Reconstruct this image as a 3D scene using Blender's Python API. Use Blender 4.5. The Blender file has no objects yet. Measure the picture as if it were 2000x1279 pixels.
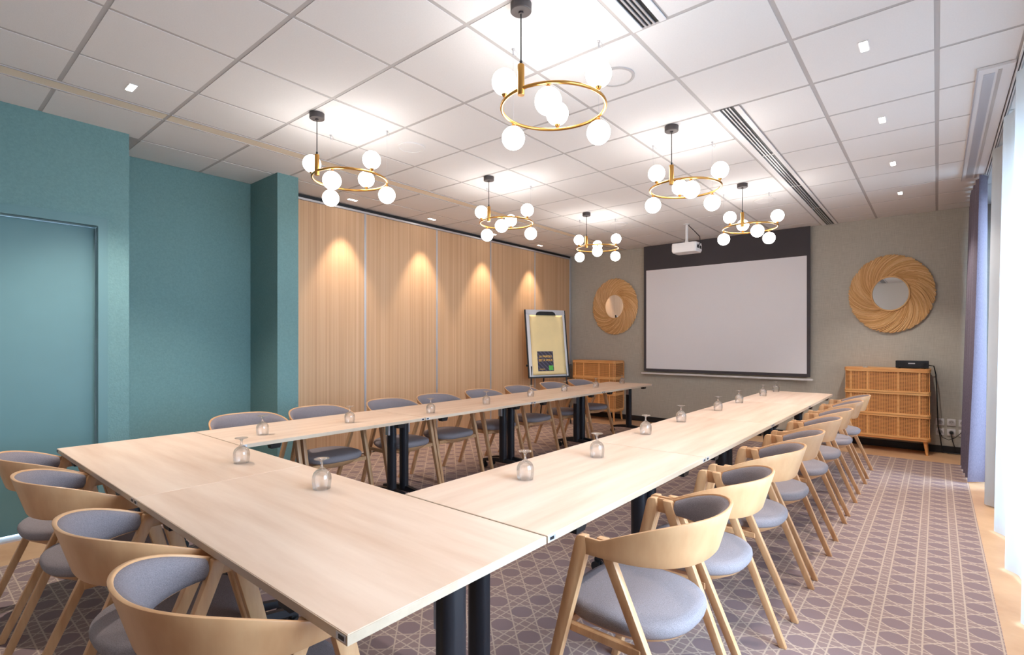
import bpy, bmesh, math, random
from mathutils import Vector, Matrix
random.seed(7)
PI = math.pi
scene = bpy.context.scene
COL = scene.collection

# ------------------------------------------------------------------ camera, world, exposure
F_PX, HORIZON, YAW = 1003.0, 668.0, math.atan(830 / 1003.0)
EYE = 1.34
cam = bpy.data.cameras.new('camera')
cam.sensor_width = 36.0
cam.lens = 36.0 * F_PX / 2000.0
cam.shift_y = (HORIZON - 639.5) / 2000.0
cam.clip_start = 0.02
camo = bpy.data.objects.new('camera', cam)
camo.location = (0, 0, EYE)
camo.rotation_euler = (PI / 2, 0, YAW)
COL.objects.link(camo)
scene.camera = camo

world = bpy.data.worlds.new('sky')
scene.world = world
world.use_nodes = True
bgn = world.node_tree.nodes['Background']
bgn.inputs[0].default_value = (0.56, 0.75, 1.0, 1)
bgn.inputs[1].default_value = 13.0

scene.view_settings.view_transform = 'Standard'
scene.view_settings.look = 'None'
scene.view_settings.gamma = 1.0
scene.view_settings.use_curve_mapping = False
scene.view_settings.exposure = 0.74
try:
    scene.cycles.max_bounces = 6
    scene.cycles.diffuse_bounces = 4
    scene.cycles.transparent_max_bounces = 12
    scene.cycles.use_adaptive_sampling = True
    scene.cycles.adaptive_threshold = 0.05
    scene.cycles.use_denoising = True
    scene.cycles.caustics_reflective = False
    scene.cycles.caustics_refractive = False
    scene.cycles.sample_clamp_indirect = 6.0
except Exception:
    pass

GLOBE_W = 9.4        # radiance of the lit opal globes
WASH_W = 60.0         # wall-wash downlights
DOWN_W = 80.0         # other downlights

# portal that only guides sampling of the sky through the big window
pl = bpy.data.lights.new('window_portal', 'AREA')
pl.shape = 'RECTANGLE'; pl.size = 4.2; pl.size_y = 2.6
pl.cycles.is_portal = True
plo = bpy.data.objects.new('window_portal', pl)
plo.location = (0.83, 3.15, 1.42)
plo.rotation_euler = (0, PI / 2, 0)
plo.rotation_euler = Matrix(((0, 0, 1), (1, 0, 0), (0, 1, 0))).to_euler()
COL.objects.link(plo)

# ------------------------------------------------------------------ helpers
def lin(c):
    out = []
    for v in c:
        v = v / 255.0
        out.append(v / 12.92 if v <= 0.04045 else ((v + 0.055) / 1.055) ** 2.4)
    return tuple(out) + (1.0,)

def new_mat(name):
    m = bpy.data.materials.new(name)
    m.use_nodes = True
    nt = m.node_tree
    return m, nt, nt.nodes['Principled BSDF']

def N(nt, t, **kw):
    n = nt.nodes.new(t)
    for k, v in kw.items():
        setattr(n, k, v)
    return n

def ramp(nt, fac, stops):
    r = N(nt, 'ShaderNodeValToRGB')
    el = r.color_ramp.elements
    while len(el) < len(stops):
        el.new(0.5)
    for e, (p, c) in zip(el, stops):
        e.position = p; e.color = c
    nt.links.new(fac, r.inputs[0])
    return r.outputs[0]

def bump(nt, b, height, strength, dist=0.01):
    n = N(nt, 'ShaderNodeBump')
    n.inputs['Strength'].default_value = strength
    n.inputs['Distance'].default_value = dist
    nt.links.new(height, n.inputs['Height'])
    nt.links.new(n.outputs[0], b.inputs['Normal'])

def noise(nt, scale, vec=None, detail=3.0, rough=0.5):
    n = N(nt, 'ShaderNodeTexNoise')
    n.inputs['Scale'].default_value = scale
    n.inputs['Detail'].default_value = detail
    n.inputs['Roughness'].default_value = rough
    if vec is not None:
        nt.links.new(vec, n.inputs['Vector'])
    return n.outputs[0]

def coords(nt, scale=(1, 1, 1), kind='Object'):
    tc = N(nt, 'ShaderNodeTexCoord')
    mp = N(nt, 'ShaderNodeMapping')
    mp.inputs['Scale'].default_value = scale
    nt.links.new(tc.outputs[kind], mp.inputs[0])
    return mp.outputs[0]

def flat(name, rgb, rough=0.5, metal=0.0, var=0.0, vscale=30, bumps=0.0, bscale=200, spec=0.5):
    m, nt, b = new_mat(name)
    c = lin(rgb)
    b.inputs['Roughness'].default_value = rough
    b.inputs['Metallic'].default_value = metal
    b.inputs['Specular IOR Level'].default_value = spec
    v = coords(nt)
    if var > 0:
        f = noise(nt, vscale, v)
        lo = tuple(x * (1 - var) for x in c[:3]) + (1,)
        hi = tuple(min(1, x * (1 + var)) for x in c[:3]) + (1,)
        nt.links.new(ramp(nt, f, [(0.3, lo), (0.7, hi)]), b.inputs['Base Color'])
    else:
        b.inputs['Base Color'].default_value = c
    if bumps > 0:
        bump(nt, b, noise(nt, bscale, v, 2.0), bumps, 0.004)
    return m

def wood(name, dark, light, scale, rough=0.42, grain=(0.35, 0.65), detail=5):
    m, nt, b = new_mat(name)
    v = coords(nt, scale)
    f = noise(nt, 1.0, v, detail, 0.6)
    nt.links.new(ramp(nt, f, [(grain[0], lin(dark)), (grain[1], lin(light))]), b.inputs['Base Color'])
    b.inputs['Roughness'].default_value = rough
    bump(nt, b, f, 0.05, 0.002)
    return m

def emit(name, rgb, s):
    m, nt, b = new_mat(name)
    b.inputs['Base Color'].default_value = (1, 1, 1, 1)
    b.inputs['Emission Color'].default_value = rgb + (1,)
    b.inputs['Emission Strength'].default_value = s
    return m

M = {}
M['beech'] = wood('beech', (194, 142, 98), (213, 165, 120), (6, 6, 2), 0.40)
M['beech_leg'] = wood('beech_leg', (192, 140, 96), (211, 163, 118), (22, 22, 3), 0.42)
M['table_wood'] = wood('table_wood', (217, 180, 152), (238, 208, 184), (0.9, 9, 9), 0.36, (0.3, 0.68), 6)
M['table_edge'] = wood('table_edge', (200, 174, 148), (214, 190, 164), (1.5, 12, 12), 0.40)
M['fabric'] = flat('grey_fabric', (146, 135, 136), 0.95, 0, 0.22, 420, 0.5, 500, 0.1)
M['fabric_back'] = flat('grey_back_fabric', (132, 122, 124), 0.95, 0, 0.22, 420, 0.5, 500, 0.1)
M['black_metal'] = flat('black_metal', (34, 33, 38), 0.38, 0.2)
M['black_plastic'] = flat('black_plastic', (22, 22, 24), 0.45)
M['dark_brown'] = flat('canopy_metal', (74, 66, 66), 0.5, 0.1)
M['brass'] = flat('brass', (196, 146, 78), 0.28, 1.0)
M['steel'] = flat('brushed_steel', (190, 190, 195), 0.35, 0.9)
M['alu'] = flat('aluminium', (205, 203, 206), 0.4, 0.6)
M['white_plastic'] = flat('white_plastic', (226, 222, 222), 0.45)
M['tile'] = flat('ceiling_tile_white', (229, 225, 223), 0.9, 0, 0.015, 120, 0.15, 350, 0.2)
M['grid'] = flat('ceiling_grid', (186, 180, 178), 0.6)
M['white_wall'] = flat('white_wall', (226, 222, 216), 0.9)
M['strip'] = flat('beige_ceiling_strip', (234, 218, 196), 0.6)
M['baseboard'] = flat('black_baseboard', (30, 30, 34), 0.5)
M['oak_floor'] = wood('oak_floor', (186, 142, 104), (216, 176, 136), (1.5, 1.5, 1), 0.45)
def rattan_mat():
    m, nt, b = new_mat('rattan')
    g = N(nt, 'ShaderNodeNewGeometry')
    nt.links.new(ramp(nt, g.outputs['Random Per Island'], [(0.0, lin((206, 154, 98))), (0.5, lin((224, 176, 118))), (1.0, lin((242, 202, 150)))]), b.inputs['Base Color'])
    b.inputs['Roughness'].default_value = 0.5
    return m
M['rattan'] = rattan_mat()
M['cab_wood'] = wood('cabinet_wood', (222, 150, 86), (238, 176, 110), (3, 10, 30), 0.45)
M['cab_rail'] = wood('cabinet_rail_wood', (232, 166, 100), (244, 188, 122), (3, 10, 30), 0.42)
M['amp_black'] = flat('amp_black', (30, 31, 36), 0.4, 0.1)
M['screen_dark'] = flat('screen_border', (76, 72, 76), 0.85)
M['screen_white'] = flat('screen_white', (240, 238, 242), 0.8)
M['pad_paper'] = flat('yellow_paper', (248, 222, 164), 0.8, 0, 0.04, 4, 0.12, 5)
M['poster_yellow'] = flat('poster_yellow_print', (236, 186, 84), 0.7)
M['poster_green'] = flat('poster_green_print', (98, 196, 84), 0.7)
M['outer_ground'] = flat('unseen_ground_grey', (150, 150, 148), 0.9)
M['globe'] = emit('lit_opal_globe', (1.0, 0.965, 0.92), GLOBE_W)
M['led'] = emit('led_cell', (1.0, 0.93, 0.86), 14.0)
M['led'].cycles.emission_sampling = 'NONE'

def teal_mat():
    m, nt, b = new_mat('teal_wallcovering')
    v = coords(nt)
    f = noise(nt, 60, v, 4)
    nt.links.new(ramp(nt, f, [(0.3, lin((100, 134, 134))), (0.7, lin((108, 143, 143)))]), b.inputs['Base Color'])
    b.inputs['Roughness'].default_value = 0.75
    bump(nt, b, noise(nt, 90, v, 3), 0.45, 0.006)
    return m
M['teal'] = teal_mat()
M['teal_smooth'] = flat('teal_paint', (92, 127, 129), 0.5, 0, 0.02, 5)

def taupe_mat():
    m, nt, b = new_mat('taupe_woven_wallcovering')
    a = noise(nt, 1.0, coords(nt, (220, 1, 9)), 3)
    c = noise(nt, 1.0, coords(nt, (9, 1, 220)), 3)
    mx = N(nt, 'ShaderNodeMath', operation='ADD')
    nt.links.new(a, mx.inputs[0]); nt.links.new(c, mx.inputs[1])
    hf = N(nt, 'ShaderNodeMath', operation='MULTIPLY'); hf.inputs[1].default_value = 0.5
    nt.links.new(mx.outputs[0], hf.inputs[0])
    nt.links.new(ramp(nt, hf.outputs[0], [(0.35, lin((174, 168, 156))), (0.65, lin((196, 190, 178)))]), b.inputs['Base Color'])
    b.inputs['Roughness'].default_value = 0.85
    bump(nt, b, hf.outputs[0], 0.3, 0.003)
    return m
M['taupe'] = taupe_mat()

def panel_mat():
    m, nt, b = new_mat('striped_oak_veneer')
    f = noise(nt, 1.0, coords(nt, (1, 34, 0.12)), 3, 0.6)
    g = noise(nt, 1.0, coords(nt, (1, 150, 0.5)), 2, 0.6)
    mx = N(nt, 'ShaderNodeMix'); mx.inputs[0].default_value = 0.45
    nt.links.new(f, mx.inputs[2]); nt.links.new(g, mx.inputs[3])
    nt.links.new(ramp(nt, mx.outputs[0], [(0.33, lin((190, 146, 108))), (0.5, lin((208, 166, 126))), (0.68, lin((220, 182, 144)))]), b.inputs['Base Color'])
    b.inputs['Roughness'].default_value = 0.5
    bump(nt, b, mx.outputs[0], 0.08, 0.002)
    return m
M['panel'] = panel_mat()

def carpet_mat():
    # cane-weave pattern: paired bands both ways, diagonals between, plain discs in the openings
    m, nt, b = new_mat('cane_pattern_carpet')
    tc = N(nt, 'ShaderNodeTexCoord')
    sp = N(nt, 'ShaderNodeSeparateXYZ')
    nt.links.new(tc.outputs['Object'], sp.inputs[0])
    def mth(op, a, c=None, d=None):
        n = N(nt, 'ShaderNodeMath', operation=op)
        for i, x in enumerate((a, c, d)):
            if x is None: continue
            if isinstance(x, (int, float)): n.inputs[i].default_value = x
            else: nt.links.new(x, n.inputs[i])
        return n.outputs[0]
    def centred(x):   # distance-signed to nearest integer
        return mth('SUBTRACT', x, mth('ROUND', x))
    PX, PY = 0.1595, 0.1495
    u = mth('DIVIDE', mth('ADD', sp.outputs[0], 0.152), PX)
    v = mth('DIVIDE', mth('ADD', sp.outputs[1], -1.995), PY)
    cu, cv = centred(u), centred(v)
    def line(x, w):
        return mth('LESS_THAN', mth('ABSOLUTE', x), w)
    lu = line(mth('SUBTRACT', mth('ABSOLUTE', cu), 0.36), 0.021)
    lv = line(mth('SUBTRACT', mth('ABSOLUTE', cv), 0.36), 0.021)
    d1 = line(centred(mth('ADD', mth('ADD', u, v), 0.5)), 0.029)
    d2 = line(centred(mth('ADD', mth('SUBTRACT', u, v), 0.5)), 0.029)
    lines = mth('MAXIMUM', mth('MAXIMUM', lu, lv), mth('MAXIMUM', d1, d2))
    r = mth('SQRT', mth('ADD', mth('MULTIPLY', cu, cu), mth('MULTIPLY', cv, cv)))
    disc = mth('LESS_THAN', r, 0.325)
    # tufts: the pale yarn is stippled
    st = noise(nt, 1.0, coords(nt, (420, 420, 1)), 1)
    tuft = mth('MULTIPLY', lines, mth('GREATER_THAN', st, 0.36))
    tuft = mth('MULTIPLY', tuft, mth('SUBTRACT', 1.0, disc))
    base = N(nt, 'ShaderNodeMix', data_type='RGBA')
    nt.links.new(disc, base.inputs[0])
    base.inputs[6].default_value = lin((158, 134, 128)); base.inputs[7].default_value = lin((146, 124, 123))
    top = N(nt, 'ShaderNodeMix', data_type='RGBA')
    nt.links.new(tuft, top.inputs[0])
    nt.links.new(base.outputs[2], top.inputs[6])
    top.inputs[7].default_value = lin((200, 176, 158))
    fz = noise(nt, 900, tc.outputs['Object'], 2)
    sh = N(nt, 'ShaderNodeMix', data_type='RGBA', blend_type='MULTIPLY'); sh.inputs[0].default_value = 1.0
    nt.links.new(top.outputs[2], sh.inputs[6])
    nt.links.new(ramp(nt, fz, [(0.3, (0.82, 0.82, 0.82, 1)), (0.7, (1, 1, 1, 1))]), sh.inputs[7])
    nt.links.new(sh.outputs[2], b.inputs['Base Color'])
    b.inputs['Roughness'].default_value = 1.0
    b.inputs['Specular IOR Level'].default_value = 0.05
    bump(nt, b, fz, 0.4, 0.004)
    return m
M['carpet'] = carpet_mat()

def cane_mat():
    m, nt, b = new_mat('woven_cane')
    tc = N(nt, 'ShaderNodeTexCoord')
    sp = N(nt, 'ShaderNodeSeparateXYZ'); nt.links.new(tc.outputs['Object'], sp.inputs[0])
    outs = []
    for i in (0, 2):
        a = N(nt, 'ShaderNodeMath', operation='MULTIPLY'); a.inputs[1].default_value = 2 * PI / 0.0165
        nt.links.new(sp.outputs[i], a.inputs[0])
        s = N(nt, 'ShaderNodeMath', operation='SINE'); nt.links.new(a.outputs[0], s.inputs[0]); outs.append(s.outputs[0])
    mx = N(nt, 'ShaderNodeMath', operation='MAXIMUM')
    nt.links.new(outs[0], mx.inputs[0]); nt.links.new(outs[1], mx.inputs[1])
    nt.links.new(ramp(nt, mx.outputs[0], [(0.0, lin((116, 64, 28))), (0.42, lin((226, 158, 92)))]), b.inputs['Base Color'])
    b.inputs['Roughness'].default_value = 0.55
    bump(nt, b, mx.outputs[0], 0.5, 0.003)
    return m
M['cane'] = cane_mat()

def poster_mat():
    m, nt, b = new_mat('poster_striped_print')
    w = N(nt, 'ShaderNodeTexWave', wave_type='BANDS', bands_direction='DIAGONAL')
    w.inputs['Scale'].default_value = 9
    nt.links.new(coords(nt), w.inputs[0])
    nt.links.new(ramp(nt, w.outputs[1], [(0.62, lin((58, 52, 66))), (0.8, lin((92, 86, 106)))]), b.inputs['Base Color'])
    b.inputs['Roughness'].default_value = 0.6
    return m
M['poster'] = poster_mat()

def curtain_mat():
    m, nt, b = new_mat('plum_curtain_cloth')
    f = noise(nt, 1.0, coords(nt, (300, 300, 60)), 2)
    nt.links.new(ramp(nt, f, [(0.3, lin((90, 81, 96))), (0.7, lin((110, 99, 115)))]), b.inputs['Base Color'])
    b.inputs['Roughness'].default_value = 0.9
    b.inputs['Sheen Weight'].default_value = 0.2
    bump(nt, b, f, 0.3, 0.002)
    return m
M['plum'] = curtain_mat()

def sheer_mat():
    m = bpy.data.materials.new('white_sheer_voile'); m.use_nodes = True
    nt = m.node_tree; nt.nodes.clear()
    out = N(nt, 'ShaderNodeOutputMaterial')
    tr = N(nt, 'ShaderNodeBsdfTransparent'); tl = N(nt, 'ShaderNodeBsdfTranslucent'); df = N(nt, 'ShaderNodeBsdfDiffuse')
    tl.inputs[0].default_value = (0.46, 0.46, 0.46, 1); df.inputs[0].default_value = (0.80, 0.79, 0.78, 1)
    a = N(nt, 'ShaderNodeMixShader'); a.inputs[0].default_value = 0.5
    nt.links.new(tl.outputs[0], a.inputs[1]); nt.links.new(df.outputs[0], a.inputs[2])
    c = N(nt, 'ShaderNodeMixShader')
    f = noise(nt, 1.0, coords(nt, (500, 500, 500)), 1)
    mr = N(nt, 'ShaderNodeMapRange'); mr.inputs[3].default_value = 0.93; mr.inputs[4].default_value = 0.99
    nt.links.new(f, mr.inputs[0]); nt.links.new(mr.outputs[0], c.inputs[0])
    nt.links.new(tr.outputs[0], c.inputs[1]); nt.links.new(a.outputs[0], c.inputs[2])
    nt.links.new(c.outputs[0], out.inputs[0])
    return m
M['sheer'] = sheer_mat()

def pane_mat():
    m = bpy.data.materials.new('window_glass'); m.use_nodes = True
    nt = m.node_tree; nt.nodes.clear()
    out = N(nt, 'ShaderNodeOutputMaterial')
    tr = N(nt, 'ShaderNodeBsdfTransparent'); tr.inputs[0].default_value = (0.93, 0.96, 0.96, 1)
    gl = N(nt, 'ShaderNodeBsdfGlossy'); gl.inputs['Roughness'].default_value = 0.02
    fr = N(nt, 'ShaderNodeFresnel'); fr.inputs[0].default_value = 1.3
    c = N(nt, 'ShaderNodeMixShader')
    nt.links.new(fr.outputs[0], c.inputs[0]); nt.links.new(tr.outputs[0], c.inputs[1]); nt.links.new(gl.outputs[0], c.inputs[2])
    nt.links.new(c.outputs[0], out.inputs[0])
    return m
M['pane'] = pane_mat()

def glass_mat():
    m = bpy.data.materials.new('drinking_glass'); m.use_nodes = True
    nt = m.node_tree; nt.nodes.clear()
    out = N(nt, 'ShaderNodeOutputMaterial')
    lw = N(nt, 'ShaderNodeLayerWeight'); lw.inputs[0].default_value = 0.35
    tr = N(nt, 'ShaderNodeBsdfTransparent')
    nt.links.new(ramp(nt, lw.outputs['Facing'], [(0.0, (0.985, 0.985, 0.985, 1)), (0.8, (0.95, 0.95, 0.95, 1)), (1.0, (0.72, 0.73, 0.74, 1))]), tr.inputs[0])
    gl = N(nt, 'ShaderNodeBsdfGlossy'); gl.inputs['Roughness'].default_value = 0.03
    c = N(nt, 'ShaderNodeMixShader')
    fac = ramp(nt, lw.outputs['Facing'], [(0.0, (.06, .06, .06, 1)), (0.7, (.12, .12, .12, 1)), (1.0, (.5, .5, .5, 1))])
    nt.links.new(fac, c.inputs[0]); nt.links.new(tr.outputs[0], c.inputs[1]); nt.links.new(gl.outputs[0], c.inputs[2])
    g = N(nt, 'ShaderNodeBsdfGlass'); g.inputs['IOR'].default_value = 1.45
    c2 = N(nt, 'ShaderNodeMixShader'); c2.inputs[0].default_value = 0.42
    nt.links.new(c.outputs[0], c2.inputs[1]); nt.links.new(g.outputs[0], c2.inputs[2])
    nt.links.new(c2.outputs[0], out.inputs[0])
    return m
M['glass'] = glass_mat()
m_, nt_, b_ = new_mat('mirror_glass'); b_.inputs['Base Color'].default_value = (0.92, 0.92, 0.92, 1)
b_.inputs['Metallic'].default_value = 1.0; b_.inputs['Roughness'].default_value = 0.02
M['mirror'] = m_

# ---- mesh helpers
def mesh_obj(name, verts, faces, mat, parent=None, smooth=None, loc=None):
    me = bpy.data.meshes.new(name)
    me.from_pydata([tuple(v) for v in verts], [], faces)
    me.validate()
    return link_mesh(name, me, mat, parent, smooth, loc)

def link_mesh(name, me, mat, parent=None, smooth=None, loc=None):
    if mat is not None:
        me.materials.append(M[mat] if isinstance(mat, str) else mat)
    bm = bmesh.new(); bm.from_mesh(me)
    bmesh.ops.recalc_face_normals(bm, faces=bm.faces)
    bm.to_mesh(me); bm.free()
    if smooth is not None:
        me.polygons.foreach_set('use_smooth', [True] * len(me.polygons))
        me.set_sharp_from_angle(angle=math.radians(smooth))
    o = bpy.data.objects.new(name, me)
    COL.objects.link(o)
    if parent is not None: o.parent = parent
    if loc is not None: o.location = loc
    return o

def empty(name, loc=(0, 0, 0), rz=0.0):
    o = bpy.data.objects.new(name, None)
    o.empty_display_size = 0.1
    o.location = loc; o.rotation_euler = (0, 0, rz)
    COL.objects.link(o)
    return o

def tag(o, label, cat, group=None):
    o['label'] = label; o['category'] = cat
    if group: o['group'] = group
    return o

def struct(o):
    o['kind'] = 'structure'
    return o

class MB:
    """collects primitive shapes into one mesh"""
    def __init__(s): s.v = []; s.f = []
    def add(s, vs, fs):
        k = len(s.v); s.v += [tuple(v) for v in vs]; s.f += [tuple(i + k for i in f) for f in fs]; return s
    def box(s, x0, x1, y0, y1, z0, z1):
        return s.add([(x0, y0, z0), (x1, y0, z0), (x1, y1, z0), (x0, y1, z0), (x0, y0, z1), (x1, y0, z1), (x1, y1, z1), (x0, y1, z1)],
                     [(0, 3, 2, 1), (4, 5, 6, 7), (0, 1, 5, 4), (1, 2, 6, 5), (2, 3, 7, 6), (3, 0, 4, 7)])
    def loft(s, rings, cap=True, closed=False):
        n = len(rings[0]); vs = [p for r in rings for p in r]; fs = []
        R = len(rings)
        for i in range(R if closed else R - 1):
            a, b = i * n, ((i + 1) % R) * n
            for j in range(n):
                fs.append((a + j, a + (j + 1) % n, b + (j + 1) % n, b + j))
        if cap and not closed:
            fs.append(tuple(reversed(range(n)))); fs.append(tuple(range((R - 1) * n, R * n)))
        return s.add(vs, fs)
    def tube(s, pts, r, n=8, closed=False):
        pts = [Vector(p) for p in pts]; rings = []
        rr = r if isinstance(r, (list, tuple)) else [r] * len(pts)
        up = None
        for i, p in enumerate(pts):
            if closed: d = pts[(i + 1) % len(pts)] - pts[i - 1]
            else: d = pts[min(i + 1, len(pts) - 1)] - pts[max(i - 1, 0)]
            d.normalize()
            if up is None:
                up = Vector((0, 0, 1)) if abs(d.z) < 0.9 else Vector((1, 0, 0))
            a = d.cross(up).normalized(); b = a.cross(d).normalized(); up = b
            rings.append([p + (a * math.cos(2 * PI * k / n) + b * math.sin(2 * PI * k / n)) * rr[i] for k in range(n)])
        return s.loft(rings, True, closed)
    def lathe(s, prof, n=24, c=(0, 0, 0)):
        rings = [[(c[0] + r * math.cos(2 * PI * k / n), c[1] + r * math.sin(2 * PI * k / n), c[2] + z) for k in range(n)] for r, z in prof]
        return s.loft(rings, True)
    def prism(s, poly, z0, z1):
        return s.loft([[(x, y, z0) for x, y in poly], [(x, y, z1) for x, y in poly]])
    def build(s, name, mat, parent=None, smooth=None, loc=None):
        return mesh_obj(name, s.v, s.f, mat, parent, smooth, loc)

def bevel_obj(o, w=0.003, seg=2):
    bm = bmesh.new(); bm.from_mesh(o.data)
    bmesh.ops.bevel(bm, geom=[e for e in bm.edges if e.calc_face_angle(0) > 0.6], offset=w, segments=seg, profile=0.5, affect='EDGES', clamp_overlap=True)
    bm.to_mesh(o.data); bm.free()
    o.data.polygons.foreach_set('use_smooth', [True] * len(o.data.polygons))
    o.data.set_sharp_from_angle(angle=math.radians(35))
    return o

def copy_tree(o, parent=None):
    c = o.copy(); COL.objects.link(c); c.parent = parent
    for ch in list(o.children):
        copy_tree(ch, c)
    return c

def rrect(x0, x1, y0, y1, r, n=6):
    pts = []
    for cx, cy, a0 in ((x1 - r, y1 - r, 0), (x0 + r, y1 - r, 90), (x0 + r, y0 + r, 180), (x1 - r, y0 + r, 270)):
        for k in range(n + 1):
            a = math.radians(a0 + 90 * k / n)
            pts.append((cx + r * math.cos(a), cy + r * math.sin(a)))
    return pts

# ------------------------------------------------------------------ room shell
CZ = EYE + 1.60          # ceiling height
BACK = 8.13              # back wall plane (y)
WOODX = -5.28            # oak folding wall plane (x)
TEALX = -4.79
FRONT = -1.05
WINX = 0.80

struct(MB().box(-5.75, 1.0, FRONT - .1, BACK + .1, -0.06, 0).build('floor', 'oak_floor'))
struct(MB().box(-5.75, 1.0, BACK, BACK + .1, 0, CZ + .1).build('wall_back', 'taupe'))
struct(MB().box(-5.75, 1.0, FRONT - .1, FRONT, 0, CZ + .1).build('wall_front', 'white_wall'))

# teal wall with the door opening, the recess and the pillar
DY0, DY1, DZ = 0.05, 0.978, 2.20
wl = struct(MB().box(TEALX - .14, TEALX, FRONT, DY0, 0, CZ + .1).box(TEALX - .14, TEALX, DY1, 1.166, 0, CZ + .1)
            .box(TEALX - .14, TEALX, DY0, DY1, DZ, CZ + .1).build('wall_left', 'teal'))
struct(MB().box(-5.46, -5.36, 1.026, 2.42, 0, CZ + .1).box(-5.36, TEALX - .14, 1.066, 1.166, 0, CZ + .1).build('wall_recess', 'teal'))
struct(MB().box(-5.36, TEALX, 2.32, 2.526, 0, CZ + .1).build('wall_pillar', 'teal'))
d = struct(empty('door_1', (TEALX - .10, (DY0 + DY1) / 2, 0)))
hw = (DY1 - DY0) / 2
MB().box(-.02, .02, -hw + .004, hw - .004, 0.02, DZ - .006).build('door_leaf', 'teal_smooth', d)
MB().box(.09, .106, hw - .002, hw + .055, 0, DZ + .065).box(.09, .106, -hw - .055, -hw + .002, 0, DZ + .065).box(.09, .106, -hw + .002, hw - .002, DZ, DZ + .065).build('door_frame', 'teal_smooth', d)
hb = MB(); hb.tube([(.03, -hw + .10, 1.02), (.07, -hw + .10, 1.02), (.075, -hw + .11, 1.02), (.075, -hw + .22, 1.02)], .009).build('door_handle', 'steel', d, 40)
MB().box(-.06, .118, -hw, hw, 0.0, 0.012).build('threshold', 'alu', d)
struct(MB().box(TEALX, TEALX + .012, FRONT, DY0 - .056, 0, .03).box(TEALX, TEALX + .012, DY1 + .056, 1.166, 0, .03).build('baseboard_left', 'alu'))

# oak folding partition: five panels with aluminium seams, one structure
wood_wall = struct(MB().box(WOODX - .12, WOODX - .03, 2.526, BACK, 0, CZ + .1).build('wall_partition', 'baseboard'))
seams = [2.50, 3.62, 4.765, 5.865, 6.99, 8.07]
PT = EYE + 1.535
for i in range(5):
    y0, y1 = seams[i], seams[i + 1]
    if i == 0: y0 = 2.53
    MB().box(WOODX - .03, WOODX, y0 + .013, y1 - .013, 0.035, PT).build('partition_panel', 'panel', wood_wall)
    MB().box(WOODX - .03, WOODX + .004, y1 - .013, y1 + .013, 0.035, PT).box(WOODX + .001, WOODX + .008, y1 - .003, y1 + .003, .035, PT).build('panel_seam_profile', 'alu', wood_wall)
MB().box(WOODX - .03, WOODX + .012, 2.53, BACK, PT + .002, PT + .024).build('top_track', 'alu', wood_wall)
MB().box(WOODX - .03, WOODX - .005, 8.083, BACK, .035, PT).build('end_jamb', 'alu', wood_wall)
MB().box(WOODX - .03, WOODX - .004, 2.53, BACK, 0.012, .034).build('bottom_seal', 'strip', wood_wall)

struct(MB().box(-5.28, WINX, BACK - .014, BACK, 0, .085).build('baseboard_back', 'baseboard'))

# window wall
ww = struct(MB().box(WINX, WINX + .15, FRONT, 1.05, 0, CZ + .1).box(WINX, WINX + .15, 5.25, 6.05, 0, CZ + .1)
            .box(WINX, WINX + .15, 7.95, BACK, 0, CZ + .1).box(WINX, WINX + .15, 1.05, 7.95, 2.72, CZ + .1)
            .box(WINX, WINX + .15, 1.05, 7.95, 0, .08).build('wall_right', 'white_wall'))
def window(n, y0, y1, div):
    w = struct(empty('window_%d' % n, (WINX + .09, (y0 + y1) / 2, .08)))
    h = 2.64; L = (y1 - y0) / 2
    fb = MB().box(-.03, .03, -L, L, 0, .06).box(-.03, .03, -L, L, h - .06, h).box(-.03, .03, -L, -L + .06, .06, h - .06).box(-.03, .03, L - .06, L, .06, h - .06)
    fb.build('window_frame', 'white_plastic', w)
    for k in range(div):
        a = -L + .06 + (2 * L - .12) * k / div; b = -L + .06 + (2 * L - .12) * (k + 1) / div
        MB().box(-.004, .004, a + .02, b - .02, .06, h - .06).build('window_pane', 'pane', w)
        if k: MB().box(-.028, .028, a - .025, a + .025, .06, h - .06).build('mullion', 'white_plastic', w)
window(1, 1.05, 5.25, 3)  # near stretch beyond the sheer is unseen, added to let in more daylight
window(2, 6.05, 7.95, 2)
struct(MB().box(1.0, 16, -14, 22, -.3, -.06).build('unseen_outer_ground', 'outer_ground'))  # unseen ground added to keep sky light from shining up from below

# carpet (fitted, with an oak margin at the windows, the back wall and the door)
cx1 = 0.232
cp = MB().box(-4.30, cx1, FRONT + .02, 1.16, 0, .002)
cp.box(-5.27, cx1, 2.54, 7.42, 0, .002)
cp.box(-4.78, cx1, 1.16, 2.54, 0, .002)
tag(cp.build('carpet', 'carpet'), 'mauve carpet with a pale cane-weave pattern under the tables and chairs', 'carpet')

# ---- ceiling: grid plate, individual tiles
ceil = struct(MB().box(-5.75, 1.0, FRONT - .1, BACK + .1, CZ + .0025, CZ + .06).build('ceiling', 'grid'))
XL = [-5.42, -4.86, -4.30, -4.15, -3.67, -3.06, -2.44, -1.83, -1.215, -0.60, 0.0, 0.355]
YL = [FRONT + .01] + [0.655 + .597 * k for k in range(-3, 13) if FRONT + .05 < 0.655 + .597 * k < BACK - .05] + [BACK]
gap = .012
tile_cache = {}
def tile(x0, x1, y0, y1):
    key = (round(x1 - x0, 3), round(y1 - y0, 3))
    hx, hy = (x1 - x0) / 2 - gap, (y1 - y0) / 2 - gap
    if hx < .01 or hy < .01: return
    if key not in tile_cache:
        b = .002
        mb = MB()
        mb.box(-hx, hx, -hy, hy, 0, .0025)
        o = mb.build('ceiling_tile', 'tile', ceil)
        tile_cache[key] = o.data
    else:
        o = bpy.data.objects.new('ceiling_tile', tile_cache[key]); COL.objects.link(o); o.parent = ceil
    o.location = ((x0 + x1) / 2, (y0 + y1) / 2, CZ)
SLOT_X0, SLOT_X1 = -1.205, -1.03
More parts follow.
